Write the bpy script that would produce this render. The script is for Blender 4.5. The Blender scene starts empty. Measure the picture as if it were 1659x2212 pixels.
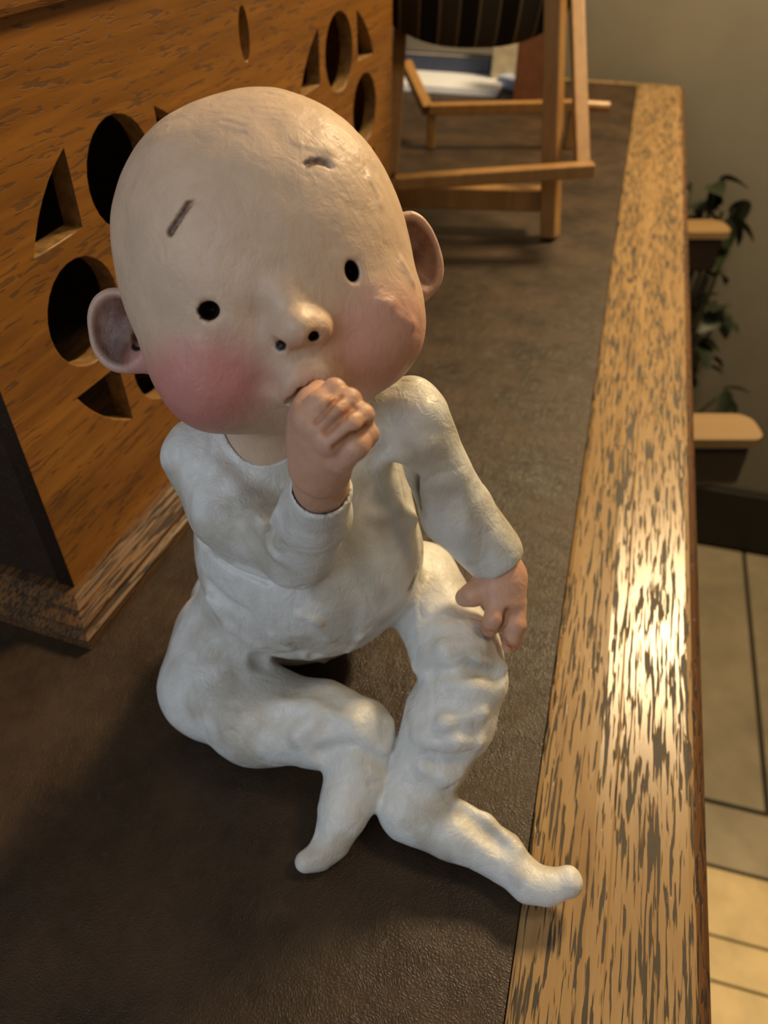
import bpy, bmesh, math, random
import numpy as np
from mathutils import Vector, Matrix
rad = math.radians
SC = bpy.context.scene
COL = SC.collection
random.seed(4)

# ------------------------------------------------------------------ camera
EYE = 0.30                                   # lens height above the desk top
PITCH = rad(41.5)
FPX, CX, CY = 1700.0, 829.5, 1106.0          # focal length and centre, image 1659 x 2212
cam_d = bpy.data.cameras.new('camera')
cam = bpy.data.objects.new('camera', cam_d)
COL.objects.link(cam)
cam.location = (0, 0, EYE)
cam.rotation_euler = (math.pi / 2 - PITCH, 0, 0)
cam_d.sensor_fit = 'VERTICAL'
cam_d.sensor_height = 36.0
cam_d.lens = FPX / 2212.0 * 36.0
cam_d.clip_start = 0.01
cam_d.clip_end = 50
cam_d.dof.use_dof = True
cam_d.dof.focus_distance = 0.245
cam_d.dof.aperture_fstop = 13.0
SC.camera = cam

# ------------------------------------------------------------------ world, lights, exposure
SC.view_settings.view_transform = 'Standard'
SC.view_settings.look = 'None'
SC.view_settings.gamma = 1.0
SC.view_settings.use_curve_mapping = False
SC.view_settings.exposure = 0.33
W = bpy.data.worlds.new('world')
SC.world = W
W.use_nodes = True
W.node_tree.nodes['Background'].inputs[0].default_value = (1.0, 0.86, 0.68, 1)
W.node_tree.nodes['Background'].inputs[1].default_value = 0.10


def area(name, loc, target, size, power, color, shape='DISK', size_y=None):
    d = bpy.data.lights.new(name, 'AREA')
    d.shape = shape
    d.size = size
    if size_y:
        d.size_y = size_y
    d.energy = power
    d.color = color
    o = bpy.data.objects.new(name, d)
    COL.objects.link(o)
    o.location = loc
    o.rotation_euler = (Vector(target) - Vector(loc)).to_track_quat('-Z', 'Y').to_euler()
    return o


lamp_d = bpy.data.lights.new('lamp_light', 'POINT')      # warm wall lamp up behind the desk's right edge
lamp_d.energy = 44.0
lamp_d.color = (1.0, 0.75, 0.42)
lamp_d.shadow_soft_size = 0.11
lamp = bpy.data.objects.new('lamp_light', lamp_d)
COL.objects.link(lamp)
lamp.location = (0.57, 0.94, 0.86)
area('ceiling_light', (0.80, 0.20, 1.55), (0.0, 0.3, 0.0), 0.35, 3.5, (1.0, 0.76, 0.45))
spot_d = bpy.data.lights.new('ceiling_downlight', 'SPOT')     # warm downlight over the floor right of the desk
spot_d.energy = 95.0
spot_d.color = (1.0, 0.76, 0.42)
spot_d.spot_size = rad(21)
spot_d.spot_blend = 0.9
spot_d.shadow_soft_size = 0.05
spot = bpy.data.objects.new('ceiling_downlight', spot_d)
COL.objects.link(spot)
spot.location = (0.78, 0.02, 1.6)
spot.rotation_euler = (Vector((0.60, 0.22, -0.88)) - spot.location).to_track_quat('-Z', 'Y').to_euler()
area('window_light', (-0.85, -0.80, 0.85), (0.0, 0.25, 0.08), 0.9, 6.4, (0.70, 0.83, 1.0), 'RECTANGLE', 1.1)

# ------------------------------------------------------------------ helpers: points
_fw = np.array([0, math.cos(PITCH), -math.sin(PITCH)])
_up = np.array([0, math.sin(PITCH), math.cos(PITCH)])
_rt = np.array([1.0, 0, 0])
EYEP = np.array([0, 0, EYE])


def ray(x, y):
    return _fw + (x - CX) / FPX * _rt - (y - CY) / FPX * _up


def aw(x, y, w):                              # point at distance w along the view axis
    return EYEP + ray(x, y) * w


def wz(x, y, z):                              # that distance for a point at height z
    return (z - EYE) / ray(x, y)[2]


def az(x, y, z):
    return aw(x, y, wz(x, y, z))


def ay(x, y, Y):
    d = ray(x, y)
    return EYEP + d * (Y / d[1])


# ------------------------------------------------------------------ helpers: objects
def tag(o, label=None, cat=None, group=None, kind=None):
    if label:
        o['label'] = label
    if cat:
        o['category'] = cat
    if group:
        o['group'] = group
    if kind:
        o['kind'] = kind
    return o


def empty(name, loc=(0, 0, 0), rz=0.0):
    o = bpy.data.objects.new(name, None)
    o.empty_display_size = 0.03
    COL.objects.link(o)
    o.location = loc
    o.rotation_euler = (0, 0, rz)
    return o


def mesh_obj(name, verts, faces, mat, parent=None, smooth=False):
    me = bpy.data.meshes.new(name)
    me.from_pydata([tuple(v) for v in verts], [], faces)
    me.update()
    o = bpy.data.objects.new(name, me)
    COL.objects.link(o)
    if mat:
        me.materials.append(mat)
    if smooth:
        me.polygons.foreach_set('use_smooth', [True] * len(me.polygons))
    if parent:
        o.parent = parent
    return o


def bm_obj(name, bm, mat, parent=None, smooth=False):
    bmesh.ops.recalc_face_normals(bm, faces=bm.faces[:])
    me = bpy.data.meshes.new(name)
    bm.to_mesh(me)
    bm.free()
    o = bpy.data.objects.new(name, me)
    COL.objects.link(o)
    if mat:
        me.materials.append(mat)
    if smooth:
        me.polygons.foreach_set('use_smooth', [True] * len(me.polygons))
    if parent:
        o.parent = parent
    return o


def bm_box(bm, lo, hi, M=None, bevel=0.0):
    m = Matrix.Translation([(a + b) / 2 for a, b in zip(lo, hi)]) @ Matrix.Diagonal(
        [b - a for a, b in zip(lo, hi)] + [1])
    if M is not None:
        m = M @ m
    r = bmesh.ops.create_cube(bm, size=1.0, matrix=m)
    if bevel:
        vs = set(r['verts'])
        es = [e for e in bm.edges if e.verts[0] in vs and e.verts[1] in vs]
        bmesh.ops.bevel(bm, geom=es, offset=bevel, segments=2, profile=0.5, affect='EDGES')


def box(name, lo, hi, mat, parent=None, bevel=0.0, M=None):
    bm = bmesh.new()
    bm_box(bm, lo, hi, M, bevel)
    return bm_obj(name, bm, mat, parent)


def bar(name, p0, p1, wx, wy, mat, parent=None, side=(1, 0, 0), bevel=0.0015):
    """square bar from p0 to p1; wx across 'side', wy across the other way"""
    p0, p1 = Vector(p0), Vector(p1)
    d = (p1 - p0)
    L = d.length
    z = d.normalized()
    x = Vector(side)
    x = (x - z * x.dot(z)).normalized()
    y = z.cross(x)
    M = Matrix((x, y, z)).transposed().to_4x4()
    M.translation = p0
    bm = bmesh.new()
    bm_box(bm, (-wx / 2, -wy / 2, 0), (wx / 2, wy / 2, L), M, bevel)
    return bm_obj(name, bm, mat, parent)


def extrude_profile(name, prof, y0, y1, mat, parent=None, smooth=False, ny=1, closed=True):
    """profile of (x, z) points swept along local Y"""
    n = len(prof)
    vs, fs = [], []
    for j in range(ny + 1):
        y = y0 + (y1 - y0) * j / ny
        vs += [(x, y, z) for x, z in prof]
    m = n if closed else n - 1
    for j in range(ny):
        for i in range(m):
            a, b = j * n + i, j * n + (i + 1) % n
            fs.append((a, b, b + n, a + n))
    if closed:
        fs.append(tuple(range(n))[::-1])
        fs.append(tuple(ny * n + i for i in range(n)))
    bm = bmesh.new()
    bv = [bm.verts.new(v) for v in vs]
    for f in fs:
        bm.faces.new([bv[i] for i in f])
    return bm_obj(name, bm, mat, parent, smooth)


# ------------------------------------------------------------------ helpers: materials
class NB:
    def __init__(s, name):
        s.m = bpy.data.materials.new(name)
        s.m.use_nodes = True
        s.t = s.m.node_tree
        s.b = s.t.nodes['Principled BSDF']

    def n(s, typ, **kw):
        nd = s.t.nodes.new(typ)
        for k, v in kw.items():
            if k.startswith('_'):
                setattr(nd, k[1:], v)
            else:
                nd.inputs[k.replace('__', ' ')].default_value = v
        return nd

    def l(s, a, b):
        s.t.links.new(a, b)

    def coord(s, scale=(1, 1, 1), out='Object', rot=(0, 0, 0)):
        tc = s.n('ShaderNodeTexCoord')
        mp = s.n('ShaderNodeMapping')
        mp.inputs['Scale'].default_value = scale
        mp.inputs['Rotation'].default_value = rot
        s.l(tc.outputs[out], mp.inputs['Vector'])
        return mp.outputs['Vector']

    def noise(s, vec, scale, detail=4, rough=0.55, dist=0.0):
        nd = s.n('ShaderNodeTexNoise', Scale=scale, Detail=detail, Roughness=rough, Distortion=dist)
        s.l(vec, nd.inputs['Vector'])
        return nd.outputs['Fac']

    def ramp(s, fac, stops):
        nd = s.n('ShaderNodeValToRGB')
        cr = nd.color_ramp
        while len(cr.elements) < len(stops):
            cr.elements.new(0.5)
        for e, (p, c) in zip(cr.elements, stops):
            e.position = p
            e.color = (c if len(c) == 4 else tuple(c) + (1,)) if not isinstance(c, (int, float)) else (c, c, c, 1)
        s.l(fac, nd.inputs[0])
        return nd.outputs[0]

    def mix(s, fac, a, b, mode='MIX'):
        nd = s.t.nodes.new('ShaderNodeMix')
        nd.data_type = 'RGBA'
        nd.blend_type = mode
        for sock, v in ((nd.inputs[0], fac), (nd.inputs[6], a), (nd.inputs[7], b)):
            if hasattr(v, 'is_linked') or hasattr(v, 'links'):
                s.l(v, sock)
            else:
                sock.default_value = v if isinstance(v, (int, float)) else tuple(v) + (1,) * (4 - len(v))
        return nd.outputs[2]

    def math(s, op, a, b=None):
        nd = s.n('ShaderNodeMath', _operation=op)
        for i, v in enumerate((a, b)):
            if v is None:
                continue
            if isinstance(v, (int, float)):
                nd.inputs[i].default_value = v
            else:
                s.l(v, nd.inputs[i])
        return nd.outputs[0]

    def attr(s, name):
        nd = s.n('ShaderNodeAttribute', _attribute_name=name)
        return nd.outputs['Fac']

    def bump(s, height, strength, dist):
        nd = s.n('ShaderNodeBump', Strength=strength, Distance=dist)
        s.l(height, nd.inputs['Height'])
        s.l(nd.outputs[0], s.b.inputs['Normal'])
        return nd

    def out(s, color=None, rough=None, spec=None, sss=None):
        for k, v in (('Base Color', color), ('Roughness', rough), ('Specular IOR Level', spec)):
            if v is None:
                continue
            if isinstance(v, (int, float)):
                s.b.inputs[k].default_value = v
            elif isinstance(v, tuple):
                s.b.inputs[k].default_value = v + (1,) * (4 - len(v))
            else:
                s.l(v, s.b.inputs[k])
        return s.m


def mat_oak(name, axis, light, dark, pore, scale=1.0, rough=0.35, pores=True, bump=0.5, pscale=430, pth=0.665, plen=0.12, pamt=1.0):
    """oak: fibres along the local axis, open dark pores"""
    b = NB(name)
    k = [1.0, 1.0, 1.0]
    k['XYZ'.index(axis)] = 0.07
    v = b.coord([c * scale for c in k])
    base = b.noise(v, 120, 4, 0.6, 0.3)
    col = b.ramp(base, [(0.3, dark), (0.7, light)])
    big = b.noise(b.coord([c * scale * 0.5 for c in k]), 30, 3)
    col = b.mix(b.ramp(big, [(0.35, 0.0), (0.75, 0.45)]), col, tuple(c * 0.62 for c in dark))
    h = base
    if pores:
        k2 = [1.0, 1.0, 1.0]
        k2['XYZ'.index(axis)] = plen
        pn = b.noise(b.coord([c * scale for c in k2]), pscale, 2, 0.5, 0.5)
        gate = b.noise(b.coord([c * scale for c in k]), 55, 2)
        th = b.math('ADD', pn, b.math('MULTIPLY', gate, 0.25))
        pm = b.ramp(th, [(pth, 0.0), (pth + 0.05, pamt)])
        col = b.mix(pm, col, pore)
        h = b.math('SUBTRACT', b.math('MULTIPLY', base, 0.35), pm)
        rr = b.math('ADD', b.math('MULTIPLY', pm, 0.35), rough)
    else:
        rr = rough
    b.bump(h, bump, 0.0006)
    return b.out(col, rr, 0.5)


def mat_plain(name, color, rough=0.6, var=0.25, scale=60, bump=0.15, spec=0.4, bd=0.0008):
    b = NB(name)
    nz = b.noise(b.coord(), scale, 5, 0.6)
    col = b.ramp(nz, [(0.3, tuple(c * (1 - var) for c in color)), (0.7, tuple(min(1, c * (1 + var * 0.6)) for c in color))])
    if bump:
        b.bump(nz, bump, bd)
    return b.out(col, rough, spec)


def mat_leather():
    b = NB('brown_leather')
    v = b.coord()
    mott = b.noise(v, 22, 5, 0.65)
    col = b.ramp(mott, [(0.3, (0.016, 0.0080, 0.0034)), (0.70, (0.060, 0.033, 0.0145))])
    vo = b.n('ShaderNodeTexVoronoi', Scale=820.0, _feature='DISTANCE_TO_EDGE')
    wv = b.n('ShaderNodeTexNoise', Scale=60.0)
    b.l(v, wv.inputs['Vector'])
    mx = b.mix(0.012, v, wv.outputs['Color'])
    b.l(mx, vo.inputs['Vector'])
    cell = b.ramp(vo.outputs['Distance'], [(0.0, 0.0), (0.35, 1.0)])
    wr = b.noise(b.coord((1, 0.45, 1), rot=(0, 0, 0.7)), 190, 4, 0.6, 1.2)
    h = b.math('ADD', b.math('MULTIPLY', cell, 0.35), wr)
    b.bump(h, 0.45, 0.0007)
    rr = b.ramp(mott, [(0.3, 0.42), (0.7, 0.56)])
    return b.out(col, rr, 0.45)


def mat_clay(name, base, wash, pink=None, rough=0.45, bump=0.45, line=(0.06, 0.022, 0.018)):
    """painted clay; attributes written on the mesh: blush, wash, cut, dark"""
    b = NB(name)
    v = b.coord()
    n1 = b.noise(v, 70, 5, 0.6)
    col = b.ramp(n1, [(0.3, tuple(c * 0.86 for c in base)), (0.65, base)])
    st = b.noise(b.coord((1, 1, 0.35), rot=(0.3, 0.6, 0.4)), 160, 4, 0.6, 1.0)
    col = b.mix(b.ramp(st, [(0.45, 0.0), (0.8, 0.55)]), col, tuple(min(1, c * 1.08) for c in base))
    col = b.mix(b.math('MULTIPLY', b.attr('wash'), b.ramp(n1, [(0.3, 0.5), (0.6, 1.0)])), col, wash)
    if pink:
        col = b.mix(b.attr('blush'), col, pink)
    col = b.mix(b.attr('cut'), col, line)
    col = b.mix(b.attr('dark'), col, (0.015, 0.008, 0.005))
    n2 = b.noise(b.coord((1, 1, 0.5), rot=(0.5, 0.2, 0.8)), 230, 5, 0.62, 0.8)
    b.bump(b.math('ADD', b.math('MULTIPLY', n1, 1.2), b.math('MULTIPLY', n2, 0.8)), bump, 0.0012)
    return b.out(col, b.ramp(n2, [(0.3, rough - 0.08), (0.7, rough + 0.12)]), 0.45)


M_OAK = mat_oak('limed_oak', 'Y', (0.43, 0.27, 0.115), (0.30, 0.175, 0.068), (0.040, 0.028, 0.016), rough=0.26, pscale=760, plen=0.06, pth=0.655)
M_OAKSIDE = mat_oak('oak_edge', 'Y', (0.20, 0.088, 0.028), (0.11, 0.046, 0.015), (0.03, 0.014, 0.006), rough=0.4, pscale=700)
M_LEATHER = mat_leather()
M_BOX = mat_oak('golden_oak', 'X', (0.36, 0.150, 0.023), (0.17, 0.064, 0.010), (0.04, 0.016, 0.005), scale=1.0, rough=0.38, bump=0.3, pth=0.70, plen=0.14, pscale=520, pamt=0.55)
M_BOXTRIM = mat_oak('trim_oak', 'X', (0.22, 0.10, 0.026), (0.09, 0.038, 0.010), (0.025, 0.012, 0.005), scale=1.0, rough=0.4, pth=0.64, plen=0.05, pscale=900)
M_BOXSHADE = mat_oak('shaded_dark_oak', 'X', (0.032, 0.014, 0.005), (0.02, 0.009, 0.003), (0.012, 0.006, 0.003), scale=0.8, rough=0.5, pth=0.72)  # dark wood of the left side, its shading put into the colour too
M_RIM = mat_plain('pale_cut_wood', (0.27, 0.15, 0.05), 0.55, 0.5, 190, 0.4)
M_INSIDE = mat_plain('box_inside', (0.030, 0.016, 0.007), 0.8, 0.3, 40)
M_CHAIR = mat_oak('beech', 'Z', (0.40, 0.21, 0.062), (0.28, 0.135, 0.038), (0.1, 0.05, 0.015), pores=False, rough=0.4, bump=0.2)
M_WALL = mat_plain('plaster_wall', (0.20, 0.176, 0.128), 0.85, 0.12, 6, 0.1)
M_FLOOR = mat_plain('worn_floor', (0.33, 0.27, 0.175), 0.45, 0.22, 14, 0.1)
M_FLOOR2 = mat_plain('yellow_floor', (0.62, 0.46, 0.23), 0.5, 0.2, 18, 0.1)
M_GROUT = mat_plain('floor_joint', (0.045, 0.035, 0.022), 0.9)
M_BLACK = mat_plain('black_skirting', (0.012, 0.009, 0.006), 0.5)
M_ARM = mat_oak('armchair_oak', 'X', (0.36, 0.225, 0.10), (0.27, 0.16, 0.065), (0.1, 0.05, 0.02), pores=False, rough=0.4, bump=0.2)
M_ARMSHADE = mat_plain('armchair_shaded_wood', (0.016, 0.006, 0.003), 0.5)  # arm sides and undersides: their shade is put into the wood colour
M_SEAT = mat_plain('black_leather', (0.012, 0.010, 0.008), 0.45)
M_LEAF = mat_plain('dark_leaf', (0.022, 0.032, 0.012), 0.5, 0.4, 30)
M_STEM = mat_plain('stem', (0.045, 0.04, 0.02), 0.7)
M_POT = mat_plain('dark_pot', (0.05, 0.035, 0.022), 0.6)
M_SKIN = mat_clay('painted_clay_skin', (0.70, 0.505, 0.355), (0.45, 0.29, 0.20), (0.60, 0.235, 0.20))
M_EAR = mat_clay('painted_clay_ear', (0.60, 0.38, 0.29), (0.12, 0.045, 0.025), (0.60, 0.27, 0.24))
M_HAND = mat_clay('painted_clay_hand', (0.66, 0.37, 0.245), (0.42, 0.17, 0.07))
M_ROMPER = mat_clay('painted_clay_romper', (0.80, 0.79, 0.745), (0.38, 0.32, 0.22), rough=0.33, bump=0.7)

# ------------------------------------------------------------------ structure: wall, floor
RZ = -rad(15.5)                               # desk, wall and floor run this way
ROOM = Matrix.Rotation(RZ, 4, 'Z')


def place(o):
    o.rotation_euler = (0, 0, RZ)
    return o


ZF = -0.88
WALL_Y = 1.385
wall = place(box('wall_back', (-2.2, WALL_Y, ZF), (3.0, WALL_Y + 0.1, 1.9), M_WALL))
tag(wall, kind='structure')
bb = place(box('baseboard_back', (-2.2, WALL_Y - 0.018, ZF), (3.0, WALL_Y, ZF + 0.15), M_BLACK, bevel=0.004))
tag(bb, kind='structure')
floor = place(box('floor', (-2.2, -1.2, ZF - 0.05), (3.0, WALL_Y + 0.1, ZF - 0.006), M_GROUT))
tag(floor, kind='structure')


def to_room(p):
    return ROOM.inverted() @ Vector(p)


# ------------------------------------------------------------------ desk
desk = place(empty('writing_desk'))
tag(desk, 'big writing desk with dark brown leather top and wide oak border', 'desk')
N_IN, N_OUT = 0.0165, 0.0785
D0, D1 = -0.12, 1.362
box('leather_inlay', (-0.72, D0 + 0.06, -0.012), (N_IN - 0.0006, D1 - 0.012, 0.0), M_LEATHER, desk)
prof = [(N_IN, -0.0010), (N_IN + 0.002, -0.0002), (0.040, 0.0008), (0.0468, 0.0006), (0.0478, 0.0001), (0.076, -0.0006), (N_OUT, -0.0011),
        (0.0815, -0.0028), (0.0838, -0.0055), (0.0852, -0.0100), (0.0856, -0.020), (0.0815, -0.030), (N_IN, -0.030)]
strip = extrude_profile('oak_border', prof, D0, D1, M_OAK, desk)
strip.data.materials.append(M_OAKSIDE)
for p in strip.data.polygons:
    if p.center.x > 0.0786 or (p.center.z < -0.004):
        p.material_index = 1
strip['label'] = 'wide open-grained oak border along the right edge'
box('oak_border', (-0.78, D1 - 0.011, -0.03), (N_IN - 0.0006, D1, 0.0006), M_OAK, desk, 0.001)
box('oak_border', (-0.78, D0, -0.03), (N_IN - 0.0006, D0 + 0.0595, 0.0), M_OAK, desk, 0.001)
box('oak_border', (-0.78, D0 + 0.0600, -0.03), (-0.7205, D1 - 0.0115, 0.0), M_OAK, desk, 0.001)
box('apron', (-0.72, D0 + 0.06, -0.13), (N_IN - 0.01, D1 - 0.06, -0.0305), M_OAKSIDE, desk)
for lx in (-0.70, -0.06):
    for ly in (D0 + 0.07, D1 - 0.14):
        box('leg', (lx, ly, ZF), (lx + 0.06, ly + 0.06, -0.1305), M_OAKSIDE, desk, 0.003)

# floor boards (children of the floor, in its frame): two long boards beside the desk, cross boards nearer
fl = to_room(az(1590, 1743, ZF))
y_head = fl.y
jx = to_room(az(1631, 1455, ZF)).x
g = 0.004
xs = [jx - 0.22 * k for k in range(4, 0, -1)] + [jx + 0.22 * k for k in range(0, 7)]
for a, b_ in zip(xs[:-1], xs[1:]):
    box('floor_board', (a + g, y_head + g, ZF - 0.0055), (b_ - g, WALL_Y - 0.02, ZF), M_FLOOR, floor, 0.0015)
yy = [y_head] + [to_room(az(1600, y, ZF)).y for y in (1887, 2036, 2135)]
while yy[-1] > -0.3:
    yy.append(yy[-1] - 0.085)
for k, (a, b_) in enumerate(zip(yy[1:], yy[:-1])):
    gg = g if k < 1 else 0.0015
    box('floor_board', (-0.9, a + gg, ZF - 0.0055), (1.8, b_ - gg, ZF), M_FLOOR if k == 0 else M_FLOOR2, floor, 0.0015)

# ------------------------------------------------------------------ carved oak box with tracery
BA = rad(20.0)
bx = empty('tracery_box', tuple(az(118, 1383, 0.0004)), math.pi / 2 - BA)   # local X along the face, local Y into the box
tag(bx, 'golden oak box pierced with two quatrefoil roundels, standing on the leather', 'box')
S0, S1, ZB, ZT = 0.022, 0.484, 0.016, 0.247
PT = 0.0085                                    # panel thickness


def arc(cx, cy, r, a0, a1, n):
    return [(cx + r * math.cos(a0 + (a1 - a0) * i / n), cy + r * math.sin(a0 + (a1 - a0) * i / n)) for i in range(n + 1)]


holes = []
for cx in (0.125, 0.378):
    cz = 0.135
    for k in range(4):                        # four lobes
        a = math.pi / 2 * k
        holes.append(arc(cx + 0.0455 * math.cos(a), cz + 0.0455 * math.sin(a), 0.0243, 0, 2 * math.pi, 26)[:-1])
    for k in range(4):                        # four curved spandrel triangles on the diagonals
        a = math.pi / 4 + math.pi / 2 * k
        q = []
        R = 0.0735
        o1 = (0.0455 * math.cos(a - math.pi / 4), 0.0455 * math.sin(a - math.pi / 4))
        o2 = (0.0455 * math.cos(a + math.pi / 4), 0.0455 * math.sin(a + math.pi / 4))
        inner = 0.047

        def away(c, r, p):
            v = Vector((p[0] - c[0], p[1] - c[1]))
            return (c[0] + v.normalized().x * r, c[1] + v.normalized().y * r)
        tip = (inner * math.cos(a), inner * math.sin(a))
        A = (R * math.cos(a - 0.33), R * math.sin(a - 0.33))
        B = (R * math.cos(a + 0.33), R * math.sin(a + 0.33))
        q += arc(0, 0, R, a - 0.33, a + 0.33, 6)
        for t in (0.2, 0.4, 0.6, 0.8):
            p = (B[0] + (tip[0] - B[0]) * t, B[1] + (tip[1] - B[1]) * t)
            v = Vector((p[0] - o2[0], p[1] - o2[1]))
            if v.length < 0.0300:
                v = v.normalized() * 0.0300
            q.append((o2[0] + v.x, o2[1] + v.y))
        q.append(tip)
        for t in (0.2, 0.4, 0.6, 0.8):
            p = (tip[0] + (A[0] - tip[0]) * t, tip[1] + (A[1] - tip[1]) * t)
            v = Vector((p[0] - o1[0], p[1] - o1[1]))
            if v.length < 0.0300:
                v = v.normalized() * 0.0300
            q.append((o1[0] + v.x, o1[1] + v.y))
        holes.append([(cx + x, cz + z) for x, z in q])
holes.append([(0.2495 + 0.0058 * math.cos(t), 0.213 + 0.0135 * math.sin(t)) for t in [i * math.pi / 8 for i in range(16)]])
cu = bpy.data.curves.new('tracery', 'CURVE')
cu.dimensions = '2D'
cu.fill_mode = 'BOTH'
cu.extrude = PT / 2
cu.bevel_depth = 0.0006
for pts in [[(S0, ZB), (S1, ZB), (S1, ZT), (S0, ZT)]] + holes:
    sp = cu.splines.new('POLY')
    sp.points.add(len(pts) - 1)
    for p, (x, z) in zip(sp.points, pts):
        p.co = (x, z, 0, 1)
    sp.use_cyclic_u = True
co = bpy.data.objects.new('tracery', cu)
COL.objects.link(co)
dg = bpy.context.evaluated_depsgraph_get()
me = bpy.data.meshes.new_from_object(co.evaluated_get(dg))
bpy.data.objects.remove(co)
me.transform(Matrix.Rotation(math.pi / 2, 4, 'X'))
me.transform(Matrix.Translation((0, PT / 2, 0)))
me.name = 'front_panel'
panel = bpy.data.objects.new('front_panel', me)
COL.objects.link(panel)
panel.parent = bx
me.materials.clear()
me.materials.append(M_BOX)
me.materials.append(M_RIM)
me.materials.append(M_BOXSHADE)
for p in me.polygons:
    c = p.center
    inside = S0 + 0.003 < c.x < S1 - 0.003 and ZB + 0.003 < c.z < ZT - 0.003
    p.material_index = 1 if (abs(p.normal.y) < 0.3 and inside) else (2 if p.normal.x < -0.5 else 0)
panel['label'] = 'golden front with pierced roundels and a slot'
BD = 0.17
box('side_panel', (S0, PT + 0.0002, ZB), (S0 + 0.012, BD, ZT), M_BOXSHADE, bx, 0.001)
box('side_panel', (S1 - 0.012, PT + 0.0002, ZB), (S1, BD, ZT), M_BOX, bx, 0.001)
box('back_panel', (S0 + 0.0122, BD - 0.012, ZB), (S1 - 0.0122, BD, ZT), M_INSIDE, bx)
box('lid', (S0 - 0.006, -0.006, ZT + 0.0005), (S1 + 0.006, BD + 0.006, ZT + 0.016), M_BOX, bx, 0.003)
# stepped plinth moulding
pl = [(-0.020, 0.0), (-0.020, 0.006), (-0.0165, 0.0075), (-0.0165, 0.010), (-0.010, 0.0125), (-0.010, 0.0135), (-0.004, 0.0160), (0.02, 0.0160), (0.02, 0.0)]
bm = bmesh.new()
X0, X1 = S0 - 0.001, S1 + 0.001
ring = []
for (o, z) in pl[:-2]:
    ring.append([bm.verts.new(v) for v in ((X0 + o, o, z), (X1 - o, o, z), (X1 - o, BD - o, z), (X0 + o, BD - o, z))])
for r0, r1 in zip(ring[:-1], ring[1:]):
    for i in range(4):
        bm.faces.new((r0[i], r0[(i + 1) % 4], r1[(i + 1) % 4], r1[i]))
bm.faces.new(ring[-1])
bm.faces.new(ring[0][::-1])
bm_obj('plinth', bm, M_BOXTRIM, bx)

# ------------------------------------------------------------------ miniature deck chair
dc = empty('toy_deck_chair', tuple(ay(1060, 300, 0.85)[:2]) + (0.0,))
tag(dc, 'miniature wooden deck chair with dark striped sling, behind the figurine', 'toy chair')
DCO = Vector(dc.location)


def dcp(p):
    return Vector(p) - DCO


wd = 0.0135
front_r, front_l = dcp(ay(1272, 366, 0.70)), dcp(ay(852, 394, 0.70))
bar('front_rail', front_l, front_r + (front_r - front_l).normalized() * 0.004, 0.011, 0.0135, M_CHAIR, dc, (0, 0, 1))
off = Vector((0, 0.0130, 0.0))
bar('outer_post', dcp(ay(1264, 372, 0.70)) + off, dcp(ay(1246, -140, 0.86)) + off, 0.0125, 0.010, M_CHAIR, dc)
bar('outer_post', dcp(ay(846, 392, 0.705)) + off, dcp(ay(876, -120, 0.86)) + off, 0.0125, 0.010, M_CHAIR, dc)
in_r0, in_r1 = dcp(az(1188, 511, 0.002)), dcp(ay(1203, -130, 0.765))
in_l0, in_l1 = dcp(az(826, 500, 0.002)), dcp(ay(824, -130, 0.775))
bar('inner_leg', in_r0, in_r1, 0.0150, 0.0150, M_CHAIR, dc, (0.84, -0.54, 0))
bar('inner_leg', in_l0, in_l1, 0.0165, 0.0165, M_CHAIR, dc)
bar('lower_rail', in_l0 + Vector((0.009, 0.02, 0.028)), in_r0 + Vector((-0.009, 0.02, 0.028)), 0.020, 0.016, M_CHAIR, dc, (0, 0, 1))
rb_l, rb_r = dcp(ay(925, 236, 1.0)), dcp(ay(1262, 228, 1.0))
bar('rear_rail', rb_l, rb_r, 0.012, 0.012, M_CHAIR, dc, (0, 0, 1))
bm = bmesh.new()
e_ = dcp(ay(1296, 230, 1.0))
dv = (e_ - rb_r)
bmesh.ops.create_cone(bm, cap_ends=True, segments=14, radius1=0.006, radius2=0.006, depth=dv.length + 0.02,
                      matrix=Matrix.Translation((e_ + rb_r) / 2) @ dv.to_track_quat('Z', 'Y').to_matrix().to_4x4())
bm_obj('dowel', bm, M_CHAIR, dc)
for p in (rb_l + Vector((0.004, 0, 0)), rb_r - Vector((0.012, 0, 0))):
    bar('rear_leg', Vector((p.x, p.y + 0.0, 0.0004)), p - Vector((0, 0, 0.007)), 0.010, 0.010, M_CHAIR, dc)
bar('back_post', rb_l + Vector((0, 0.010, -0.004)), dcp(ay(878, 140, 1.08)), 0.012, 0.014, M_CHAIR, dc)

bs = NB('striped_sling_cloth')
uvn = bs.n('ShaderNodeTexCoord')
sep = bs.n('ShaderNodeSeparateXYZ')
bs.l(uvn.outputs['UV'], sep.inputs[0])
fr = bs.math('FRACT', bs.math('MULTIPLY', sep.outputs[0], 4.6))
stripe = bs.ramp(fr, [(0.0, (0.016, 0.013, 0.007)), (0.30, (0.016, 0.013, 0.007)), (0.31, (0.17, 0.13, 0.06)), (0.37, (0.17, 0.13, 0.06)),
                      (0.38, (0.055, 0.042, 0.022)), (0.80, (0.055, 0.042, 0.022)), (0.81, (0.16, 0.12, 0.06)), (0.86, (0.16, 0.12, 0.06)), (0.87, (0.016, 0.013, 0.007))])
M_SLING = bs.out(stripe, 0.85, 0.1)
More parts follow.
